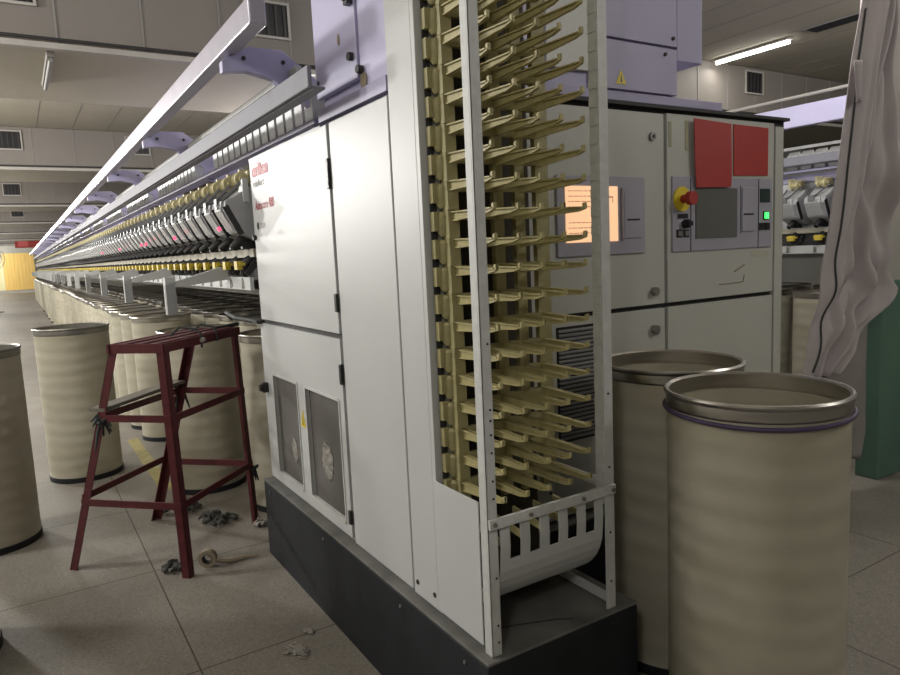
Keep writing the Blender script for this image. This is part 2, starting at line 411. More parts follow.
# ------------------------------------------------------------------ main white cabinet
cab = thing('machine_cabinet', 'tall white steel cabinet with red lettering on its long side', 'cabinet', (-1.2, .05, .41))
def P(o): # put a mesh built in world coordinates under its thing
    return o
def wc(mb, name, m, parent, **k):      # world-coordinate mesh -> child
    px = Vector((0,0,0)); q = parent
    while q: px += q.location; q = q.parent
    o = mb.build(name, m, parent, **k); o.location = -px; return o
wc(MB().prism([(-1.985, .055), (-.45, .055), (-.45, .62), (-.66, .62), (-.66, 2.4), (-1.985, 2.4)], .411, 2.02, 'z'), 'body', M['grey_paint'], cab)
wc(box(-1.985, -1.04, .04, .3, 2.021, 2.045), 'top_lip', M['white'], cab)
upd = wc(box(-1.94, -.95, .028, .054, 1.255, 2.035), 'door', M['white'], cab, bevel=.003); upd['label'] = 'upper door with red lettering'
lwd = MB()
for b in ((-1.965, -1.815, .44, 1.235), (-1.815, -1.48, .99, 1.235), (-1.815, -1.48, .44, .495), (-1.48, -1.37, .44, 1.235), (-1.37, -1.0, .99, 1.235), (-1.37, -1.0, .44, .495), (-1.0, -.95, .44, 1.235)):
    lwd.box(b[0], b[1], .028, .054, b[2], b[3])
lwd = wc(lwd, 'door', M['white'], cab); lwd['label'] = 'lower door with two dark mesh windows'
wc(box(-1.815, -1.48, .044, .05, .495, .99), 'mesh_window', M['screen_grey'], lwd)
wc(box(-1.37, -1.0, .044, .05, .495, .99), 'mesh_window', M['screen_grey'], lwd)
fr = MB()
for x0, x1 in ((-1.815, -1.48), (-1.37, -1.0)):
    fr.box(x0, x1, .022, .03, .485, .5).box(x0-.008, x0, .024, .03, .49, .99).box(x1, x1+.008, .024, .03, .49, .99).box(x0, x1, .024, .03, .985, .995)
wc(fr, 'window_trim', M['white_edge'], lwd)
def blob(cx, cz, rx, rz, y, seed, n=22):
    rnd = random.Random(seed); pts = []
    for k in range(n):
        a = 2*PI*k/n; f = .85+.25*rnd.random(); pts.append((cx+rx*f*math.cos(a), cz+rz*f*math.sin(a)))
    return MB().prism(pts, y-.002, y, 'y')
M['dust'] = mat('caught_dust', (.24, .225, .20), 1., var=.6, scale=60, bump=.5)
wc(blob(-1.61, .65, .035, .06, .0435, 3), 'lint_patch', M['dust'], lwd)
wc(blob(-1.20, .69, .06, .085, .0435, 5, 60), 'lint_patch', M['dust'], lwd)
wc(MB().prism([(-1.455, .80), (-1.395, .80), (-1.425, .875)], .0255, .0275, 'y'), 'warning_triangle', M['warning'], lwd)
wc(MB().prism([(-1.43, .81), (-1.42, .81), (-1.425, .85)], .0245, .0255, 'y'), 'warning_bolt', M['black'], lwd)
lt = wc(MB().box(-1.945, -1.905, .0, .028, .885, .935).cyl((-1.925, 0, .91), (-1.925, -.014, .91), .018, 12), 'latch', M['black'], lwd, bevel=.003)
for z0, z1, par in ((1.06, 1.14, lwd), (.50, .555, lwd), (1.80, 1.91, upd), (1.34, 1.41, upd)):
    wc(MB().box(-.957, -.936, .018, .03, z0, z1), 'hinge', M['black'], par, bevel=.002)
wc(MB().prism([(-2.07, 1.82), (-1.99, 1.84), (-1.986, 1.955), (-2.0, 1.955), (-2.12, 1.855)], -.0, .03, 'y'), 'end_wing', M['white'], cab, bevel=.003)
wc(MB().cyl((-1.92, .03, 1.66), (-1.92, .012, 1.66), .012, 12), 'keyhole', M['black'], upd)
pn = wc(box(-.925, -.455, .028, .054, .43, 2.035), 'side_panel', M['white'], cab, bevel=.003)
wc(box(-.95, -.925, .04, .056, .43, 2.03), 'joint_gap', M['dark'], cab)
wc(MB().box(-1.97, -.95, .04, .056, 1.235, 1.255), 'joint_gap', M['dark'], cab)
wc(MB().box(-2.16, -1.93, -.0, .05, 1.232, 1.25).tube([(-1.95, .02, 1.24), (-2.2, -.03, 1.25), (-2.5, 0, 1.26), (-2.8, .1, 1.2)], .012, 8), 'cable', M['cord'], cab)
def lines(x0, z, w, h, n, seed):
    return None
sc = 1.0
text('\u0153rlikon', .078, 'maker_lettering', M['letter_red'], upd, (0,0,0), SIDE, .004, 1.0)
text('schlafhorst', .05, 'lettering', M['letter_grey'], upd, (0,0,0), SIDE, .0, .80)
text('Autocoro', .058, 'lettering', M['letter_red'], upd, (0,0,0), SIDE, .0, .85)
text('480', .062, 'lettering', M['letter_red'], upd, (0,0,0), SIDE, .001, .9)
text('e', .06, 'lettering', M['letter_dark'], upd, (0,0,0), SIDE, .004, 1)
text('save', .055, 'lettering', M['letter_grey'], upd, (0,0,0), SIDE, 0, .9)
LP = [(-1.925, 1.895), (-1.91, 1.815), (-1.89, 1.635+.03), (-1.635, 1.665), (-1.875, 1.53), (-1.825, 1.53)]
off = upd.matrix_basis.translation
for o, (x, z) in zip([k for k in bpy.data.objects if k.parent == upd and 'lettering' in k.name], LP): pass
let = {}
for o in bpy.data.objects:
    if o.parent == upd and 'lettering' in o.name: let[o.name] = o
for nm, (x, z) in zip(['maker_lettering', 'lettering', 'lettering.001', 'lettering.002', 'lettering.003', 'lettering.004'],
                      [(-1.905, 1.950), (-1.900, 1.898), (-1.890, 1.79), (-1.685, 1.79), (-1.885, 1.70), (-1.84, 1.70)]):
    o = let[nm]; o.location = Vector((x, .0272, z))

# lilac switch tower on top of the cabinet
tw = thing('switch_cabinet', 'tall lilac steel box standing on the white cabinet beside the rail', 'cabinet', (-.75, .06, 2.046))
wc(box(-1.02, -.455, .058, .62, 2.047, 3.3), 'body', M['lilac'], tw, bevel=.003)
wc(box(-1.03, -.665, .034, .056, 2.135, 3.2), 'door', M['lilac'], tw, bevel=.003)
wc(box(-.655, -.455, .040, .056, 2.10, 3.2), 'side_panel', M['lilac'], tw, bevel=.002)
wc(MB().box(-.70, -.672, .012, .034, 2.37, 2.42).cyl((-.69, .034, 2.395), (-.69, .006, 2.395), .014, 12), 'latch', M['black'], tw)
wc(MB().cyl((-.70, .034, 2.21), (-.70, .018, 2.21), .014, 12).cyl((-.64, .04, 2.155), (-.64, .02, 2.155), .014, 12), 'lock', M['dark'], tw, smooth=True)
wc(MB().cyl((-.80, .034, 2.43), (-.80, .03, 2.43), .006, 8).cyl((-.80, .034, 2.46), (-.80, .03, 2.46), .006, 8).cyl((-1.005, .034, 2.19), (-1.005, .03, 2.19), .008, 8), 'rivet', M['dark'], tw)
wc(blob(-.80, 2.29, .009, .02, .0335, 9), 'scuff', M['stain'], tw)
wc(blob(-.63, 2.115, .025, .035, .0385, 12), 'scuff', M['stain'], tw)
wc(box(-1.02, -.46, .03, .056, 2.05, 2.095), 'lower_rail', M['lilac_dull'], tw)

# ------------------------------------------------------------------ control end of the machine (faces +x at x = -.62)
X = -.66
ct = thing('control_cabinet', 'grey double door cabinet with screens and red sheets behind the cans', 'control cabinet', (X, 1.5, .41))
F = X + .04
def fbox(y0, y1, z0, z1, d0=0, d1=.01): return MB().box(F+d0, F+d1, y0, y1, z0, z1)
wc(box(X-.0+.001, X+.015, .64, 2.38, .412, 2.12), 'frame', M['dark'], ct)
d1_ = wc(MB().box(X+.016, F, .80, 1.462, 1.275, 2.10), 'door', M['grey_paint'], ct, bevel=.003)
d2_ = wc(MB().box(X+.016, F, 1.482, 2.262, 1.275, 2.105), 'door', M['grey_paint'], ct, bevel=.003)
d3_ = wc(MB().box(X+.016, F, .80, 1.462, .43, 1.255), 'door', M['grey_paint'], ct, bevel=.003)
d4_ = wc(MB().box(X+.016, F, 1.482, 2.262, .43, 1.255), 'door', M['grey_paint'], ct, bevel=.003)
d1_['label'] = 'upper door with the lit screen'; d2_['label'] = 'upper door with the dark screen and emergency stop'
d3_['label'] = 'lower door with dark louvres'; d4_['label'] = 'plain lower door'
wc(box(X+.016, F+.004, 2.27, 2.335, .43, 2.09), 'side_post', M['grey_paint'], ct, bevel=.003)
pp = wc(MB().box(X+.016, F+.006, .745, .79, .43, 2.115), 'perforated_post', M['white_edge'], ct)
for k in range(13): wc(MB().cyl((F+.006, .765, .55+k*.12), (F+.008, .765, .55+k*.12), .007, 8), 'post_hole', M['black'], pp)

# left touch screen
p1 = wc(fbox(.835, 1.33, 1.505, 1.828), 'control_panel', M['panel_lilac'], d1_, bevel=.003)
p1['label'] = 'grey panel around the lit screen'
# right panel
p2 = wc(fbox(1.507, 2.24, 1.50, 1.835, 0, .008), 'control_panel', M['panel_lilac'], d2_, bevel=.003)
p2['label'] = 'grey panel with switches and a dark screen'
def child2(mb, name, m, **k):  # sub-parts sit under the doors (thing > part > sub-part)
    return mb
wc(fbox(.877, 1.163, 1.561, 1.786, .01, .014), 'screen', M['screen'], d1_)
ink = MB()
rnd = random.Random(4)
for k in range(9):
    zz = 1.765-k*.021
    if k in (4, 5): continue
    x = .89
    while x < 1.02:
        w = rnd.uniform(.008, .03); ink.box(F+.0142, F+.0148, x, x+w, zz, zz+.0028); x += w+.005
ink.box(F+.0142, F+.0148, 1.10, 1.135, 1.74, 1.745).box(F+.0142, F+.0148, 1.10, 1.103, 1.72, 1.745).box(F+.0142, F+.0148, 1.132, 1.135, 1.72, 1.745)
wc(ink, 'screen_writing', M['ink'], d1_)
wc(MB().box(F+.01, F+.016, 1.20, 1.30, 1.57, 1.77).box(F+.01, F+.02, 1.185, 1.195, 1.56, 1.78), 'keypad_cover', M['panel_lilac'], d1_, bevel=.003)
wc(fbox(1.215, 1.29, 1.645, 1.652, .016, .018), 'slot', M['black'], d1_)
wc(blob(0, 0, .05, .03, 0, 21), 'scuff_unused', M['stain'], d1_) if False else None
wc(MB().cyl((F, 1.385, 2.0), (F+.012, 1.385, 2.0), .018, 16), 'lock', M['dull_steel'], d1_, smooth=True)
wc(MB().cyl((F+.012, 1.385, 2.0), (F+.0135, 1.385, 2.0), .009, 12), 'keyway', M['black'], d1_)
wc(MB().cyl((F, 1.385, 1.335), (F+.025, 1.385, 1.335), .018, 16).box(F+.01, F+.02, 1.375, 1.395, 1.315, 1.35), 'handle', M['dull_steel'], d1_, smooth=True)
wc(MB().cyl((F, 1.385, 1.165), (F+.025, 1.385, 1.165), .020, 16).box(F+.01, F+.02, 1.375, 1.395, 1.14, 1.18), 'handle', M['dull_steel'], d3_, smooth=True)
wc(fbox(1.66, 1.958, 1.556, 1.785, .008, .012), 'screen', M['screen_off'], d2_)
wc(MB().box(F+.008, F+.014, 1.995, 2.095, 1.58, 1.79), 'keypad_cover', M['panel_lilac'], d2_, bevel=.003)
wc(fbox(2.005, 2.08, 1.66, 1.667, .014, .016), 'slot', M['black'], d2_)
wc(MB().box(F+.008, F+.0095, 1.625, 1.63, 1.50, 1.83).box(F+.008, F+.0095, 2.125, 2.13, 1.50, 1.83).box(F+.008, F+.0095, 1.985, 1.988, 1.57, 1.80), 'panel_joint', M['dark'], d2_)
wc(MB().cyl((F+.008, 1.565, 1.735), (F+.016, 1.565, 1.735), .055, 28), 'emergency_stop_plate', M['warning'], d2_, smooth=True)
wc(MB().cyl((F+.016, 1.565, 1.735), (F+.05, 1.565, 1.735), .018, 20).cyl((F+.05, 1.565, 1.735), (F+.075, 1.565, 1.735), .03, 20), 'emergency_stop_button', M['red_sheet'], d2_, smooth=True)
wc(MB().box(F+.008, F+.012, 1.54, 1.605, 1.65, 1.67).cyl((F+.008, 1.585, 1.625), (F+.03, 1.585, 1.625), .02, 16).box(F+.03, F+.045, 1.57, 1.60, 1.615, 1.635), 'key_switch', M['black'], d2_)
wc(MB().box(F+.008, F+.013, 1.53, 1.568, 1.565, 1.60), 'push_button', M['black'], d2_, bevel=.003)
wc(MB().box(F+.008, F+.013, 1.576, 1.614, 1.565, 1.60), 'push_button', M['black'], d2_, bevel=.003)
wc(MB().box(F+.013, F+.016, 1.537, 1.561, 1.572, 1.593), 'button_face', M['dull_steel'], d2_)
wc(MB().box(F+.013, F+.016, 1.583, 1.607, 1.572, 1.593), 'button_face', M['dull_steel'], d2_)
wc(MB().box(F+.008, F+.013, 2.14, 2.215, 1.72, 1.785), 'display', mat('display_green_black', (.02, .04, .03), .3), d2_)
wc(MB().box(F+.008, F+.013, 2.165, 2.205, 1.635, 1.675), 'lamp_frame', M['black'], d2_)
wc(MB().box(F+.013, F+.018, 2.172, 2.198, 1.64, 1.67), 'green_lamp', M['green_led'], d2_)
wc(MB().box(F+.008, F+.013, 2.135, 2.172, 1.585, 1.62), 'push_button', M['black'], d2_)
wc(MB().box(F+.008, F+.013, 2.18, 2.215, 1.585, 1.62), 'push_button', M['black'], d2_)
wc(MB().box(F+.0, F+.002, 2.09, 2.22, 1.455, 1.485), 'sticker_residue', mat('tape_residue', (.42, .41, .33), .7), d2_)
wc(MB().box(F+.0, F+.002, 1.49, 1.51, 1.96, 2.07).box(F, F+.002, 1.60, 1.62, 1.95, 2.08), 'tape_strip', mat('tape_olive', (.33, .32, .22), .7), d2_)
wc(MB().tube([(F+.002, 1.84, 1.335), (F+.002, 1.92, 1.335), (F+.002, 2.02, 1.338), (F+.002, 2.03, 1.37)], .0025, 5).tube([(F+.002, 1.95, 1.39), (F+.002, 1.99, 1.405), (F+.002, 2.03, 1.42)], .004, 5), 'scratch', M['stain'], d2_)
r1 = MB(); r1.prism([(1.634, 2.088), (1.895, 2.078), (1.90, 1.85), (1.895, 1.79), (1.65, 1.785), (1.64, 1.9)], F+.020, F+.024, 'x')
wc(r1, 'red_sheet', M['red_sheet'], ct)
r2 = MB(); r2.prism([(1.938, 2.082), (2.205, 2.078), (2.205, 1.85), (1.94, 1.845)], F+.002, F+.006, 'x')
wc(r2, 'red_sheet', M['red_sheet'], ct)
lv = MB()
for k in range(26):
    z = .76 + k*.0178
    lv.prism([(F+.002, z), (F+.008, z-.003), (F+.010, z+.003), (F+.002, z+.009)], .83, 1.05, 'y')
wc(lv, 'louvre', mat('louvre_grey', (.22, .22, .22), .5), d3_)
wc(fbox(.822, 1.06, .745, 1.225, .0, .002), 'louvre_backing', M['black'], d3_)
wc(MB().box(X-.3, F+.008, .64, 2.38, 2.121, 2.135), 'top_plate', M['dark'], ct)

# lilac upper box over the control end
ub = thing('upper_cabinet', 'lilac box cabinet with warning triangle above the control doors', 'cabinet', (X, 1.1, 2.14))
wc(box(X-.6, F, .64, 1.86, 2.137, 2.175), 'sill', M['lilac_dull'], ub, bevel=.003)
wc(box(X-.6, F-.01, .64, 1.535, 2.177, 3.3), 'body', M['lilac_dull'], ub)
wc(box(F-.01, F+.01, 1.035, 1.537, 2.18, 2.372), 'door', M['lilac_dull'], ub, bevel=.002)
wc(box(F-.01, F+.01, 1.035, 1.537, 2.382, 3.2), 'door', M['lilac_dull'], ub, bevel=.002)
wc(box(F-.01, F+.012, .80, 1.022, 2.235, 3.2), 'access_panel', M['grey_paint'], ub, bevel=.002)
wc(box(X-.5, F+.005, 1.545, 1.712, 2.33, 3.3), 'side_box', M['lilac_dull'], ub, bevel=.003)
wc(MB().cyl((F+.01, 1.46, 2.345), (F+.018, 1.46, 2.345), .008, 12).cyl((F+.01, 1.51, 2.415), (F+.018, 1.51, 2.415), .008, 12), 'screw', M['dark'], ub)
wc(MB().prism([(1.165, 2.20), (1.225, 2.20), (1.195, 2.257)], F+.0105, F+.012, 'x'), 'warning_triangle', M['warning'], ub)
wc(MB().prism([(1.19, 2.208), (1.2, 2.208), (1.196, 2.24)], F+.012, F+.013, 'x'), 'warning_bolt', M['black'], ub)

# ------------------------------------------------------------------ tube magazine (rack of pegs)
mg = thing('tube_magazine', 'open white framed magazine of cream pegs at the machine end', 'peg rack', (-.2, .25, .41))
f1 = wc(MB().box(-.445, -.29, .028, .048, .425, 3.2).box(-.29, -.268, .028, .092, .425, 3.2), 'cover_panel', M['white'], mg, bevel=.002)
for z in (.55, .95, 1.32, 1.68, 2.04, 2.3): wc(MB().cyl((-.269, .06, z), (-.266, .06, z), .006, 10), 'screw', M['dark'], f1)
for x in (-.42, -.31): wc(MB().cyl((x, .028, .47), (x, .025, .47), .008, 10), 'screw', M['dark'], f1)
wc(MB().box(-.283, -.04, .026, .030, .43, .855), 'lower_side_panel', M['white'], mg, bevel=.001)
def post(y0, y1, fy, name='corner_post'):
    m = MB().box(-.006, 0, y0, y1, .411, 3.2)
    m.box(-.034, -.006, fy, fy+.005, .411, 3.2)
    return m
p_ = wc(post(.028, .062, .028).box(-.03, -.0, .0285, .033, .411, 3.2), 'corner_post', M['white_edge'], mg, bevel=.001)
p2_ = MB().box(-.006, 0, .473, .508, .411, 3.2)
for k in range(46): p2_.box(-.038, -.006, .470, .473, .80+k*.052, .80+k*.052+.028)
p2_.box(-.040, -.004, .4735, .4765, .79, 3.2)
p2_ = wc(p2_, 'corner_post', M['white_edge'], mg)
p2_['label'] = 'right post with slotted flange'
for z in (.45, .5, .64, .87, .92, 1.0, 1.05, 1.09, 1.12, 1.3): wc(MB().cyl((0, .052, z), (.0012, .052, z), .0035, 8), 'post_hole', M['black'], p_)
for z in (.87, 1.1, .66, .5): wc(MB().cyl((0, .49, z), (.0012, .49, z), .004, 8), 'post_hole', M['black'], p2_)
cb = wc(MB().box(.001, .012, .03, .506, .786, .816), 'cross_bar', M['white_edge'], mg, bevel=.002)
for y in (.045, .17, .37, .492): wc(MB().cyl((.012, y, .801), (.018, y, .801), .0065, 10), 'bolt', M['dull_steel'], cb, smooth=True)
for z in (.79, .415): wc(MB().box(-.44, -.02, .50, .508, z, z+.03), 'side_rail', M['white_edge'], mg)
# curved guard with slots
gd = MB(); y0, y1 = .072, .462
prof = [(-.004, .80), (-.002, .76), (-.001, .72), (-.004, .68)]
for k in range(1, 10):
    a = PI/2*k/9; prof.append((-.22+.216*math.cos(a), .68-.19*math.sin(a)))
def strip(m, a, b, ya, yb, th=.004):
    (xa, za), (xb, zb) = a, b
    d = Vector((xb-xa, 0, zb-za)).normalized(); n = Vector((d.z, 0, -d.x))*th
    v = [m.bm.verts.new(q) for q in ((xa,ya,za),(xb,ya,zb),(xb,yb,zb),(xa,yb,za),(xa+n.x,ya,za+n.z),(xb+n.x,ya,zb+n.z),(xb+n.x,yb,zb+n.z),(xa+n.x,yb,za+n.z))]
    for f in ((0,3,2,1),(4,5,6,7),(0,1,5,4),(1,2,6,5),(2,3,7,6),(3,0,4,7)): m.bm.faces.new([v[i] for i in f])
ys = [y0]
sw = .038; n = 5; gap = (y1-y0-n*sw)/(n+1)
segs = []; yy = y0
for k in range(n): segs.append((yy, yy+gap)); yy += gap+sw
segs.append((yy, y1))
for i in range(len(prof)-1):
    if i < 3 and i >= 0:
        for a, b in segs: strip(gd, prof[i], prof[i+1], a, b)
    else: strip(gd, prof[i], prof[i+1], y0, y1)
bmesh.ops.recalc_face_normals(gd.bm, faces=gd.bm.faces)
gdo = wc(gd, 'curved_guard', M['white'], mg, smooth=True)
wc(MB().box(-.44, -.24, .07, .46, .43, .50), 'drive_housing', M['dark'], mg)
wc(box(-.435, -.33, .08, .47, .42, 3.1), 'cavity_shade_sheet', mat('cavity_shade_brown', (.045, .038, .025), .8), mg)  # dark brown sheet painted as the shade of the cavity behind the chain
wc(MB().tube([(-.12, .12, .414), (-.05, .3, .414), (-.02, .35, .413)], .002, 5), 'wire', M['dark'], mg)
# chain slats with pegs
PY = [.093+.0805*j for j in range(5)]; PZ = .0806
def slat_mesh():
    s = MB()
    s.box(-.222, -.206, .076, .445, -.022, .006)                 # bar
    for y in PY: s.box(-.222, -.202, y-.018, y+.018, -.074, -.022)  # uprights
    s.box(-.226, -.204, .424, .448, -.074, .006)
    return s
def hinge_mesh():
    s = MB()
    s.tube([(-.238, .078, -.068), (-.238, .078, -.058), (-.238, .078, -.006), (-.238, .078, .002)], [.010, .017, .017, .010], 12)
    s.box(-.262, -.24, .048, .076, -.052, .004)
    s.box(-.245, -.215, .080, .1, -.078, -.03)
    return s
def peg_mesh():
    s = MB(); L0, L1 = -.206, 0
    # ribbed arm: web tapering outwards with a top flange, ending in an upturned tip
    s.prism([(L0, .006), (L1-.008, .0), (L1-.008, .008), (L1, .010), (L1, -.006), (L1-.03, -.012), (L0, -.022)], -.0025, .0025, 'y')
    s.prism([(L0, .006), (L1-.008, .000), (L1-.008, -.004), (L0, .002)], -.009, .009, 'y')
    s.prism([(L0, -.019), (L1-.03, -.010), (L1-.002, -.003), (L1-.002, -.007), (L1-.03, -.014), (L0, -.023)], -.006, .006, 'y')
    s.prism([(L1-.009, -.004), (L1, -.004), (L1, .011), (L1-.009, .009)], -.005, .005, 'y')
    return s
base = Vector((-.2, .25, .41))
first = None; pegd = None
for k in range(19):
    z = 2.145 + .0806*2 - PZ*k
    if z < .84: break
    if first is None:
        sl = slat_mesh().build('slat', M['slat'], mg); sl.location = Vector((0, 0, z)) - base
        hg = hinge_mesh().build('hinge_link', M['slat'], sl, smooth=True)
        pg = [peg_mesh().build('peg', M['peg'], sl, loc=(0, PY[0], 0))]
        for y in PY[1:]:
            q = pg[0].copy(); q.location = (0, y, 0); C.objects.link(q); q.parent = sl; pg.append(q)
        first = (sl, hg, pg)
    else:
        sl = first[0].copy(); C.objects.link(sl); sl.parent = mg; sl.location = Vector((0, 0, z)) - base
        for ch in [first[1]]+first[2]:
            q = ch.copy(); C.objects.link(q); q.parent = sl
            if ch.name.startswith('peg'):
                q.rotation_euler = (random.uniform(-.05, .05), random.uniform(-.02, .02), random.uniform(-.02, .03))
wc(MB().box(-.30, -.26, .052, .07, .8, 3.1), 'chain_guide', M['dark'], mg)
# pegs that show through the slots of the guard
for y in PY: wc(MB().bar((-.17, y-.01, .745), (-.02, y-.01, .73), .008, .02), 'peg', M['peg'], mg)

# ------------------------------------------------------------------ spinning section (frame) and its units
def spinning_section(name, label, x0, x1, dy, tall=0, loc_x=None, posts=True):
    t = thing(name, label, 'spinning machine', (x1, dy, 0))
    L = MB
    wc(L().box(x0, x1, dy+.13, dy+1.85, 1.36, 1.98), 'core', M['unit'], t)
    wc(L().box(x0, x1, dy+.03, dy+.13, 1.566, 1.606), 'ledge', M['beige'], t)
    wc(L().box(x0, x1, dy+.06, dy+.128, 1.40, 1.56), 'lower_housing', M['dark'], t)
    a = L().box(x0, x1, dy+.0, dy+.02, 1.40, 1.465)
    wc(a, 'apron', M['white'], t)
    b = L(); x = x1-.12
    while x > max(x0, x1-9): b.box(x-.008, x+.012, dy-.004, dy, 1.41, 1.45); b.box(x-.012, x-.008, dy-.006, dy, 1.405, 1.46); x -= .23
    wc(b, 'apron_clip', M['dull_steel'], t)
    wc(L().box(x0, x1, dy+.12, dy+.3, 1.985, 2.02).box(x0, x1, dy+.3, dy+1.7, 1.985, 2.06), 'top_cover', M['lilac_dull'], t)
    wc(L().box(x0, x1+1.27 if dy == 0 else x1, dy-.12, dy-.105, 2.105, 2.175).box(x0, x1+1.27 if dy == 0 else x1, dy-.105, dy-.06, 2.10, 2.11), 'guide_rail', M['rail'], t, bevel=.003)
    wc(L().box(x0, x1+.93 if dy == 0 else x1, dy-.03, dy-.01, 2.240, 2.262), 'guide_rail', M['white_edge'], t)
    wc(L().box(x0, x1+1.21 if dy == 0 else x1, dy-.28, dy-.222, 2.30 if not tall else 2.38, 2.385 if not tall else 2.54), 'top_beam', M['beam'] if not tall else M['lilac'], t, bevel=.006)
    poly = [(-.28,2.275),(-.18,2.335),(-.05,2.335),(.04,2.27),(.13,2.2),(.22,2.18),(.32,2.115),(.33,2.02),(.2,2.02),(.06,2.06),(.054,2.13),(.0,2.16),(-.06,2.195),(-.09,2.225),(-.19,2.245),(-.28,2.235)]
    x = -1.16 if dy == 0 else x1-.5; first = None
    while x > max(x0, -36):
        if first is None:
            m = L().prism([(a+dy, b) for a, b in poly], x-.02, x+.02, 'x')
            o = wc(m, 'bracket', M['lilac'] if True else 0, t, bevel=.003); first = (o, x)
            r = L()
            for (yy, zz) in ((-.05, 2.29), (.0, 2.25), (-.2, 2.29)): r.cyl((x+.02, dy+yy, zz), (x+.026, dy+yy, zz), .008, 8)
            ro = r.build('rivet', M['dark'], o)
        else:
            o = first[0].copy(); C.objects.link(o); o.parent = t; o.location = first[0].location + Vector((x-first[1], 0, 0))
            q = ro.copy(); C.objects.link(q); q.parent = o
        x -= 1.84
    # white ribbed trays along the top
    def tray(xa, xb):
        m = L(); m.box(xa, xb, dy+.10, dy+.13, 2.08, 2.20)
        k = xa
        while k < xb-.01:
            m.prism([(dy+.05, 2.085), (dy+.10, 2.085), (dy+.10, 2.215), (dy+.085, 2.235), (dy+.045, 2.20)], k, k+.085, 'x'); k += .115
        return m
    q = x1+.88 if dy == 0 else x1
    xs = -3.0 + 1.84 if dy == 0 else x1
    segs = [(-2.7, -1.1)] if dy == 0 else []
    s0 = -3.2 if dy == 0 else x1-.2
    while s0 > max(x0, -22): segs.append((s0-1.35, s0)); s0 -= 1.84
    for a, b in segs: wc(tray(a, b), 'tube_tray', M['white'], t)
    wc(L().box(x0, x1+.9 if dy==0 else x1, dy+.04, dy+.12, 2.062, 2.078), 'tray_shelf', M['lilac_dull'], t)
    # L-shaped guide arms above the can row
    x = -2.42 if dy == 0 else x1-.6; f2 = None
    while x > max(x0, -38):
        if f2 is None:
            m = L().prism([(dy-.33, 1.44), (dy-.33, 1.28), (dy-.28, 1.28), (dy-.28, 1.425), (dy+.0, 1.45), (dy+.0, 1.52), (dy-.04, 1.52)][::1], x-.02, x+.02, 'x')
            m.box(x-.045, x+.02, dy-.33, dy-.28, 1.28, 1.478)
            f2 = (wc(m, 'guide_arm', M['white'], t), x)
        else:
            o = f2[0].copy(); C.objects.link(o); o.parent = t; o.location = f2[0].location + Vector((x-f2[1], 0, 0))
        x -= 1.645
    return t
spinning_section('spinning_machine', 'long row of spinning machinery running back behind the white cabinet', -40, -1.99, 0)
spinning_section('spinning_machine', 'second spinning machine seen through the gap right of the control doors', -12, 1.4, 4.5, .26)

def unit_parts():
    P_ = {}
    m = MB(); m.lathe([(.0, -.03), (.034, -.034), (.038, -.022), (.024, -.012), (.024, .012), (.038, .022), (.034, .034), (.0, .03)], 20, 'x', (0, .018, 1.957), closed=False)
    m.cyl((-.05, .018, 1.957), (.05, .018, 1.957), .016, 10)
    P_['roller'] = (m, M['roller'], True)
    P_['cradle'] = (MB().box(-.06, .03, .05, .11, 1.94, 2.0).box(-.07, -.045, .03, .10, 1.965, 2.015), M['roller'], False)
    m = MB(); m.bar((.07, .01, 1.945), (-.01, -.09, 1.845), .012, .012); m.box(-.045, .005, -.11, -.075, 1.81, 1.86)
    m.bar((-.075, .03, 1.93), (-.08, -.06, 1.85), .008, .008)
    P_['lifting_arm'] = (m, M['arm_grey'], False)
    m = MB(); m.prism([(-.085, 1.845), (-.095, 1.80), (-.035, 1.69), (.07, 1.64), (.125, 1.66), (.125, 1.93), (.03, 1.915), (-.03, 1.87)], -.085, .085, 'x')
    P_['housing'] = (m, M['unit'], False)
    m = MB(); m.prism([(-.097, 1.846), (-.105, 1.80), (-.05, 1.70), (-.044, 1.704), (-.092, 1.80), (-.088, 1.846)], -.07, .05, 'x')
    m.bar((.02, -.115, 1.83), (.06, -.045, 1.70), .006, .008)
    P_['clear_shield'] = (m, M['clear'], False)
    m = MB(); m.bar((.088, -.09, 1.82), (.088, -.02, 1.68), .006, .03)
    P_['edge_strip'] = (m, M['black'], False)
    m = MB(); m.tube([(0, .06, 1.68), (0, -.0, 1.655), (-.01, -.05, 1.615)], [.022, .026, .018], 10); m.box(-.02, .02, .0, .1, 1.61, 1.65)
    P_['nozzle'] = (m, M['black'], True)
    m = MB(); m.tube([(0, .06, 1.56), (0, .005, 1.53), (-.0, .0, 1.475)], [.03, .034, .018], 10); m.bar((.05, .06, 1.55), (.05, .0, 1.48), .03, .03)
    P_['feed_roller'] = (m, M['black'], True)
    m = MB(); m.box(-.028, .028, -.040, -.012, 1.505, 1.548); m.box(-.04, .04, -.03, .0, 1.525, 1.540)
    P_['yellow_cap'] = (m, M['yellow'], False)
    return P_
UG = 'spinning units along the long machine'
def make_unit(label, group):
    t = thing('spinning_unit', label, 'spinning unit', (0, 0, 0), group)
    for n_, (m, q, s) in unit_parts().items(): m.build(n_, q, t, smooth=s)
    return t
U0 = make_unit('one of the closely spaced spinning units with yellow roller and black nozzle', UG)
index_kids(U0)
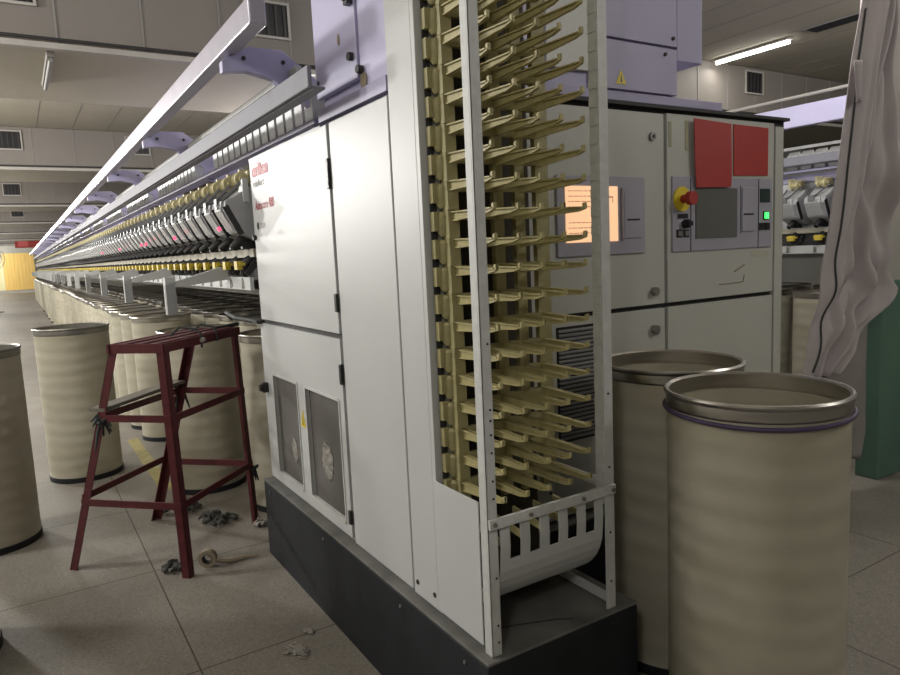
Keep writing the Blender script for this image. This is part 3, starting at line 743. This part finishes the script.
# far units: the whole unit as one mesh
mm = MB(); mats = []
tmp = unit_parts(); bm_all = bmesh.new()
for n_, (m, q, s) in tmp.items():
    if q not in mats: mats.append(q)
    me = bpy.data.meshes.new('tmp'); 
    for f in m.bm.faces: f.material_index = mats.index(q)
    m.bm.to_mesh(me); m.bm.free(); bm_all.from_mesh(me); bpy.data.meshes.remove(me)
mm.bm.free(); mm.bm = bm_all
X0 = -2.085
xs = [X0-.23*i for i in range(164)]
U0.location = (X0, 0, 0)
far = None
reds = {1: 1, 12: 1, 13: 1, 15: 1, 21: 1, 30: 1}
for i, x in enumerate(xs):
    if i == 0: continue
    if i < 42:
        u = copy_tree(U0)
    else:
        if far is None:
            far = mm.build('spinning_unit', mats); tag(far, U0['label'], 'spinning unit', UG); u = far
        else:
            u = far.copy(); C.objects.link(u)
    u.location = (x, 0, 0)
led = None
for i in (0, 5, 10, 11, 17, 24):
    src = [o for o in bpy.data.objects if o.name.startswith('spinning_unit') and o.parent is None and abs(o.location.x-xs[i]) < .01][0]
    src['label'] = {0: 'spinning unit right beside the white cabinet, with a bright red lamp', 5: 'spinning unit with a red lamp, nearest of the distant lit ones', 10: 'right one of two neighbouring spinning units with red lamps',
                    11: 'left one of two neighbouring spinning units with red lamps', 17: 'distant spinning unit with a faint red lamp', 24: 'farthest spinning unit with a red lamp lit'}[i]
    src['group'] = 'spinning units with a lit red lamp'
    if led is None:
        led = MB().cyl((.0, -.1, 1.715), (.0, -.112, 1.71), .010, 10).build('red_lamp', M['red_led'], src, smooth=True); led.location = (0, 0, 0)
    else:
        q = led.copy(); C.objects.link(q); q.parent = src
# units of the second machine
for i in range(12):
    u = copy_tree(U0); u.location = (-1.9+.23*i, 4.5, 0)
    u['label'] = 'spinning unit of the second machine beyond the control doors'; u['group'] = 'spinning units on the second machine'
    if i in (2, 4):
        q = led.copy(); C.objects.link(q); q.parent = u
        u['label'] = {2: 'left unit with a red lamp on the second machine', 4: 'right unit with a red lamp on the second machine'}[i]

# ------------------------------------------------------------------ cans
def make_can(label, group, r=.247, h=1.10, rim='steel', plate=.86, cord=False, full=True):
    t = thing('fibre_can', label, 'can', (0, 0, 0), group)
    n = 72
    MB().lathe([(r, .015), (r, h-.045), (r-.006, h-.045), (r-.006, .02), (0, .02), (0, .015)], n, closed=False).build('body', M['can'], t, smooth=True)
    MB().lathe([(r+.002, h-.046), (r+.004, h-.040), (r+.003, h-.014), (r+.008, h-.010), (r+.010, h-.003), (r+.006, h+.003), (r+.001, h+.003), (r-.006, h-.003), (r-.006, h-.05), (r-.002, h-.05)], n).build('rim', M[rim], t, smooth=True)
    MB().lathe([(r+.003, 0), (r+.004, .035), (r, .038), (r-.01, .036), (r-.01, 0)], n).build('base_ring', M['plinth'], t, smooth=True)
    MB().lathe([(0, plate), (r-.02, plate), (r-.012, plate+.01), (r-.012, plate-.01), (0, plate-.012)], n, closed=False).build('spring_plate', M['can_in'], t, smooth=True)
    if cord:
        MB().tube([((r+.008)*math.cos(2*PI*k/48), (r+.008)*math.sin(2*PI*k/48), h-.056+.004*math.sin(4*PI*k/48)) for k in range(48)], .0065, 8, closed=True).build('cord', M['purple'], t, smooth=True)
    return t
c1 = make_can('large pale can nearest the viewer, with a purple cord below its steel rim', 'loose cans', r=.248, h=1.113, cord=True); c1.location = (.280, .806, 0)
c2 = make_can('can with a steel rim between the peg rack and the nearest can', 'loose cans', r=.248, h=1.113); c2.location = (-.218, 1.025, 0)
c3 = make_can('free standing can with grey rim in the aisle, left of the red stand', 'loose cans', rim='dull_steel', h=1.125, plate=.95); c3.location = (-4.32, -.685, 0)
index_kids(c3)
c4 = copy_tree(c3); c4.location = (-3.17, -1.265, 0); c4['label'] = 'can cut off by the left edge, nearer than the aisle can'
c5 = copy_tree(c3); c5.location = (-1.86, -1.45, 0); c5['label'] = 'can of which only the base shows at the lower left corner'
CG = 'cans in rows under the long machine'
row = make_can('one of the dull rimmed cans packed in rows under the spinning machine', CG, rim='steel', plate=.95); index_kids(row)
pos = [(-3.45, .02), (-2.74, .38)]
x = -5.13
for i in range(62):
    pos.append((x, (.05 if i < 2 else .02)+random.uniform(-.04, .04))); x -= .56
x = -3.35
for i in range(40): pos.append((x, .68+random.uniform(-.01, .01))); x -= .56
x = -2.4
for i in range(14): pos.append((x, 1.27)); pos.append((x-.05, 1.84)); x -= .56
for i, (x, y) in enumerate(pos):
    o = row if i == 0 else copy_tree(row)
    o.location = (x, y, 0); o.rotation_euler = (0, 0, random.uniform(0, 6))
CG2 = 'cans under the second machine'
for i in range(6):
    o = copy_tree(row); o.location = (-2.2+i*.6, 4.5, 0); o['label'] = 'can standing under the second machine beyond the control doors'; o['group'] = CG2
    o = copy_tree(row); o.location = (-2.4+i*.6, 5.13, 0); o['label'] = 'can standing under the second machine beyond the control doors'; o['group'] = CG2
    if -2.4+i*.6 > -99: pass

# ------------------------------------------------------------------ red step stand
st = thing('step_stand', 'red painted angle iron stand with an open top frame', 'stand', (-2.46, -.42, 0))
s2 = math.sqrt(.5)
u = Vector((s2, s2, 0)); v = Vector((-s2, s2, 0))
FC = Vector((-2.47, -.42, 0)); TC = Vector((-2.35, -.30, 1.172))
def foot(a, b): return FC + u*(.35*a) + v*(.35*b)
def top(a, b): return TC + u*(.15*a) + v*(.34*b) - Vector((0, 0, .02))
def angle_bar(a, b, w, inward):
    m = MB(); a = Vector(a); b = Vector(b); d = (b-a).normalized()
    i1 = (Vector(inward[0]) - d*Vector(inward[0]).dot(d)).normalized(); i2 = (Vector(inward[1]) - d*Vector(inward[1]).dot(d)).normalized()
    for p, q in ((i1, i2), (i2, i1)):
        vs = []
        for e in (a, b):
            for f, g in ((0, 0), (w, 0), (w, .005), (0, .005)): vs.append(m.bm.verts.new(e + p*f + q*g))
        for f in ((3,2,1,0),(4,5,6,7),(0,1,5,4),(1,2,6,5),(2,3,7,6),(3,0,4,7)): m.bm.faces.new([vs[i] for i in f])
    bmesh.ops.recalc_face_normals(m.bm, faces=m.bm.faces)
    return m
corners = [(-1,-1), (1,-1), (-1,1), (1,1)]
for a, b in corners:
    wc(angle_bar(foot(a,b), top(a,b), .042, (-u*a, -v*b)), 'leg', M['red'], st)
def on(a, b, f): return foot(a,b).lerp(top(a,b), f)
def rail_(a, b, f, name='cross_rail', w=.035, m='red', f2=None):
    p = on(*a, f); q = on(*b, f if f2 is None else f2)
    return wc(MB().bar(p, q, .008, w), name, M[m], st)
for f in (.32, .70):
    rail_((-1,-1), (1,-1), f); rail_((-1,1), (1,1), f); rail_((1,-1), (1,1), f)
rail_((-1,-1), (-1,1), .34)
rail_((-1,-1), (-1,1), .70)
tf = MB()
T = [top(a,b)+Vector((0,0,.02)) for a, b in ((-1,-1), (1,-1), (1,1), (-1,1))]
for i in range(4):
    a, b = T[i], T[(i+1)%4]; d = (b-a).normalized()*.012
    tf.bar(a-d+Vector((0,0,-.02)), b+d+Vector((0,0,-.02)), .012, .045)
wc(tf, 'top_frame', M['red'], st)
tl = MB()
for k in (-.6, 0, .6): tl.bar(TC+u*(.15*k)-v*.34, TC+u*(.15*k)+v*.34, .05, .006)
wc(tl, 'top_slat', M['red'], st)
p = TC+u*.16-v*.05
wc(MB().tube([TC+u*.02-v*.1+Vector((0,0,.01)), TC+u*.06-v*.07+Vector((0,0,.05)), TC+u*.12-v*.04+Vector((0,0,.04)), TC+u*.158-v*.04+Vector((0,0,.02)), TC+u*.162-v*.04+Vector((0,0,-.06))], .006, 8), 'strap', M['cord'], st, smooth=True)
wc(MB().tube([TC+u*.0+v*.12+Vector((0,0,.01)), TC+u*.08+v*.10+Vector((0,0,.045)), TC+u*.15+v*.11+Vector((0,0,.03)), TC+u*.162+v*.11+Vector((0,0,-.045))], .006, 8), 'strap', M['cord'], st, smooth=True)
wc(MB().tube([TC+u*.168-v*.05+Vector((0,0,-.02)), TC+u*.17-v*.03+Vector((0,0,-.018))], .012, 8), 'knot', M['lint'], st, smooth=True)
wc(MB().bar(TC+v*.28+u*.03, TC+v*.55+u*.03, .02, .02), 'top_rod', M['cord'], st)
wc(MB().bar(on(-1,-1,.71)+Vector((0,0,.03)), on(-1,1,.71)+Vector((0,0,.045)), .09, .018), 'plank', mat('grey_wood', (.16, .145, .12), .8), st)
def ties(pt, seed, n=6, s=.07):
    r = random.Random(seed); m = MB(); pt = Vector(pt)
    for k in range(n):
        d = Vector((r.uniform(-.6,.6), r.uniform(-.6,.6), r.uniform(-1.5,.5)))*s
        m.tube([pt+d*.1, pt+d*.6+Vector((0,0,.01)), pt+d*1.2+Vector((r.uniform(-.02,.02),0,-.02))], [.006, .009, .004], 6)
    m.tube([pt+Vector((.028*math.cos(k), .028*math.sin(k), .01*math.sin(2*k))) for k in range(7)], .009, 6)
    return m
wc(ties(on(-1,-1,.69)+u*.03, 3, 9, .07), 'tie', M['cord'], st, smooth=True)
wc(ties(on(-1,1,.70)+Vector((0,0,.03)), 5, 7, .07), 'tie', M['cord'], st, smooth=True)
wc(ties(on(1,1,.3), 8, 7, .045), 'tie', M['cord'], st, smooth=True)

# ------------------------------------------------------------------ rags, tape, lint on the floor
def rag(cx, cy, r, h, seed, m, name, label, cat):
    rn = random.Random(seed); b = MB()
    for k in range(26):
        a = rn.uniform(0, 2*PI); q = r*math.sqrt(rn.random()); l = r*rn.uniform(.3, .7); d = rn.uniform(0, PI)
        p0 = Vector((cx+q*math.cos(a), cy+q*math.sin(a), rn.uniform(.012, .018)))
        dd = Vector((math.cos(d), math.sin(d), 0))*l
        b.tube([p0-dd*.5, p0-dd*.15+Vector((0,0,h*rn.random()*(1-q/r)+.003)), p0+dd*.2+Vector((.01,0,h*rn.random()*(1-q/r)+.003)), p0+dd*.5], [.006, .011, .012, .005], 6)
    o = b.build(name, m, smooth=True); tag(o, label, cat); return o
rag(-2.70, -.12, .12, .06, 1, M['rag'], 'rag_bundle', 'dark shredded rag lying behind the front leg of the red stand', 'rag')
rag(-3.0, -.26, .11, .10, 2, M['rag'], 'rag_bundle', 'dark rag bunched at the rear leg of the red stand', 'rag')
rag(-2.13, -.47, .05, .05, 6, M['rag'], 'rag_bundle', 'small dark rag left of the front foot of the red stand', 'rag')
rag(-2.44, .07, .035, .035, 7, M['lint'], 'lint_tuft', 'pale tuft against the plinth by the right leg of the red stand', 'lint')
def tuft(cx, cy, r, seed, label):
    rn = random.Random(seed); b = MB()
    for k in range(60):
        a = rn.uniform(0, 2*PI); d = rn.gauss(1.0, .7); q = r*rn.random(); p0 = Vector((cx+q*math.cos(a), cy+.6*q*math.sin(a)+.3*q*math.cos(a), .0035))
        b.tube([p0, p0+Vector((r*.4*math.cos(d), r*.4*math.sin(d), .006)), p0+Vector((r*.6*math.cos(d+.8), r*.6*math.sin(d+.8), 0))], [.0015, .0035, .001], 5)
    o = b.build('lint_tuft', M['lint'], smooth=True); tag(o, label, 'lint')
tuft(-1.05, -.22, .06, 11, 'larger white lint tuft on the floor in front of the plinth')
tuft(-1.15, -.12, .025, 12, 'small white lint tuft on the floor close to the plinth')
t = thing('tape_roll', 'tan roll of tape lying against the front foot of the red stand', 'tape', (-2.06, -.31, .0))
m = MB().lathe([(.045, -.018), (.045, .018), (.026, .018), (.026, -.018)], 28, 'x', (0, 0, .046)); m.build('roll', M['tape'], t, smooth=True)
MB().lathe([(.026, -.019), (.026, .019), (.022, .019), (.022, -.019)], 28, 'x', (0, 0, .046)).build('core', M['dark'], t, smooth=True)
MB().tube([(0, .04, .03), (-.02, .1, .015), (-.06, .17, .012), (-.08, .24, .01)], [.012, .014, .01, .004], 6).build('tail', M['tape'], t, smooth=True)
t.rotation_euler = (0, 0, -.5)

# ------------------------------------------------------------------ lights
def lamp(loc, e, col=(1, .975, .94), r=.22):
    l = bpy.data.lights.new('unseen_lamp', 'POINT'); l.energy = e; l.color = col; l.shadow_soft_size = r
    o = bpy.data.objects.new('unseen_lamp', l); C.objects.link(o); o.location = loc
    return o
for x, e in ((-8.2, 430), (-15.5, 400), (-23, 330), (-31, 330), (-38.5, 330), (-46, 330), (-53, 330)):
    lamp((x, -3.4, 2.9), e)
for (x, y, z), e in (((-1.8, -2.4, 3.4), 60), ((-3.4, -3.4, 3.0), 150), ((2.6, -2.6, 3.2), 62), ((2.4, 3.4, 3.4), 70), ((-1., 3.0, 3.55), 60), ((-.3, 7.2, 3.4), 130), ((-6.6, 2.2, 3.0), 130)):  # first two light the left aisle; the rest are unseen fill, added
    lamp((x, y, z), e)
l = bpy.data.lights.new('tube_glow', 'AREA'); l.shape = 'RECTANGLE'; l.size = 1.0; l.size_y = .04; l.energy = 6; l.color = (1, .97, .9)
o = bpy.data.objects.new('tube_glow', l); C.objects.link(o); o.location = (-4.02, 6.98, ZC-.095)
w = bpy.data.worlds.new('World'); bpy.context.scene.world = w; w.use_nodes = True
w.node_tree.nodes['Background'].inputs[0].default_value = (.8, .85, 1, 1); w.node_tree.nodes['Background'].inputs[1].default_value = .1

# ------------------------------------------------------------------ camera
f = 692.; cx, cy = 450., 337.5
def rayc(px, py): return Vector((px-cx, -(py-cy), -f)).normalized()
ax = -rayc(15, 271)
ay = rayc(1577, 200); ay = (ay - ax*ax.dot(ay)).normalized()
az = ax.cross(ay)
R = Matrix((ax, ay, az))
cam = bpy.data.cameras.new('camera'); co = bpy.data.objects.new('camera', cam); C.objects.link(co)
co.matrix_world = Matrix.Translation((1.504, -.995, 1.55)) @ R.to_4x4()
cam.sensor_width = 36; cam.lens = f/900*36; cam.clip_start = .05; cam.clip_end = 200
sc_ = bpy.context.scene
sc_.camera = co
sc_.view_settings.view_transform = 'Standard'; sc_.view_settings.look = 'None'; sc_.view_settings.gamma = 1; sc_.view_settings.use_curve_mapping = False
sc_.view_settings.exposure = 0.6
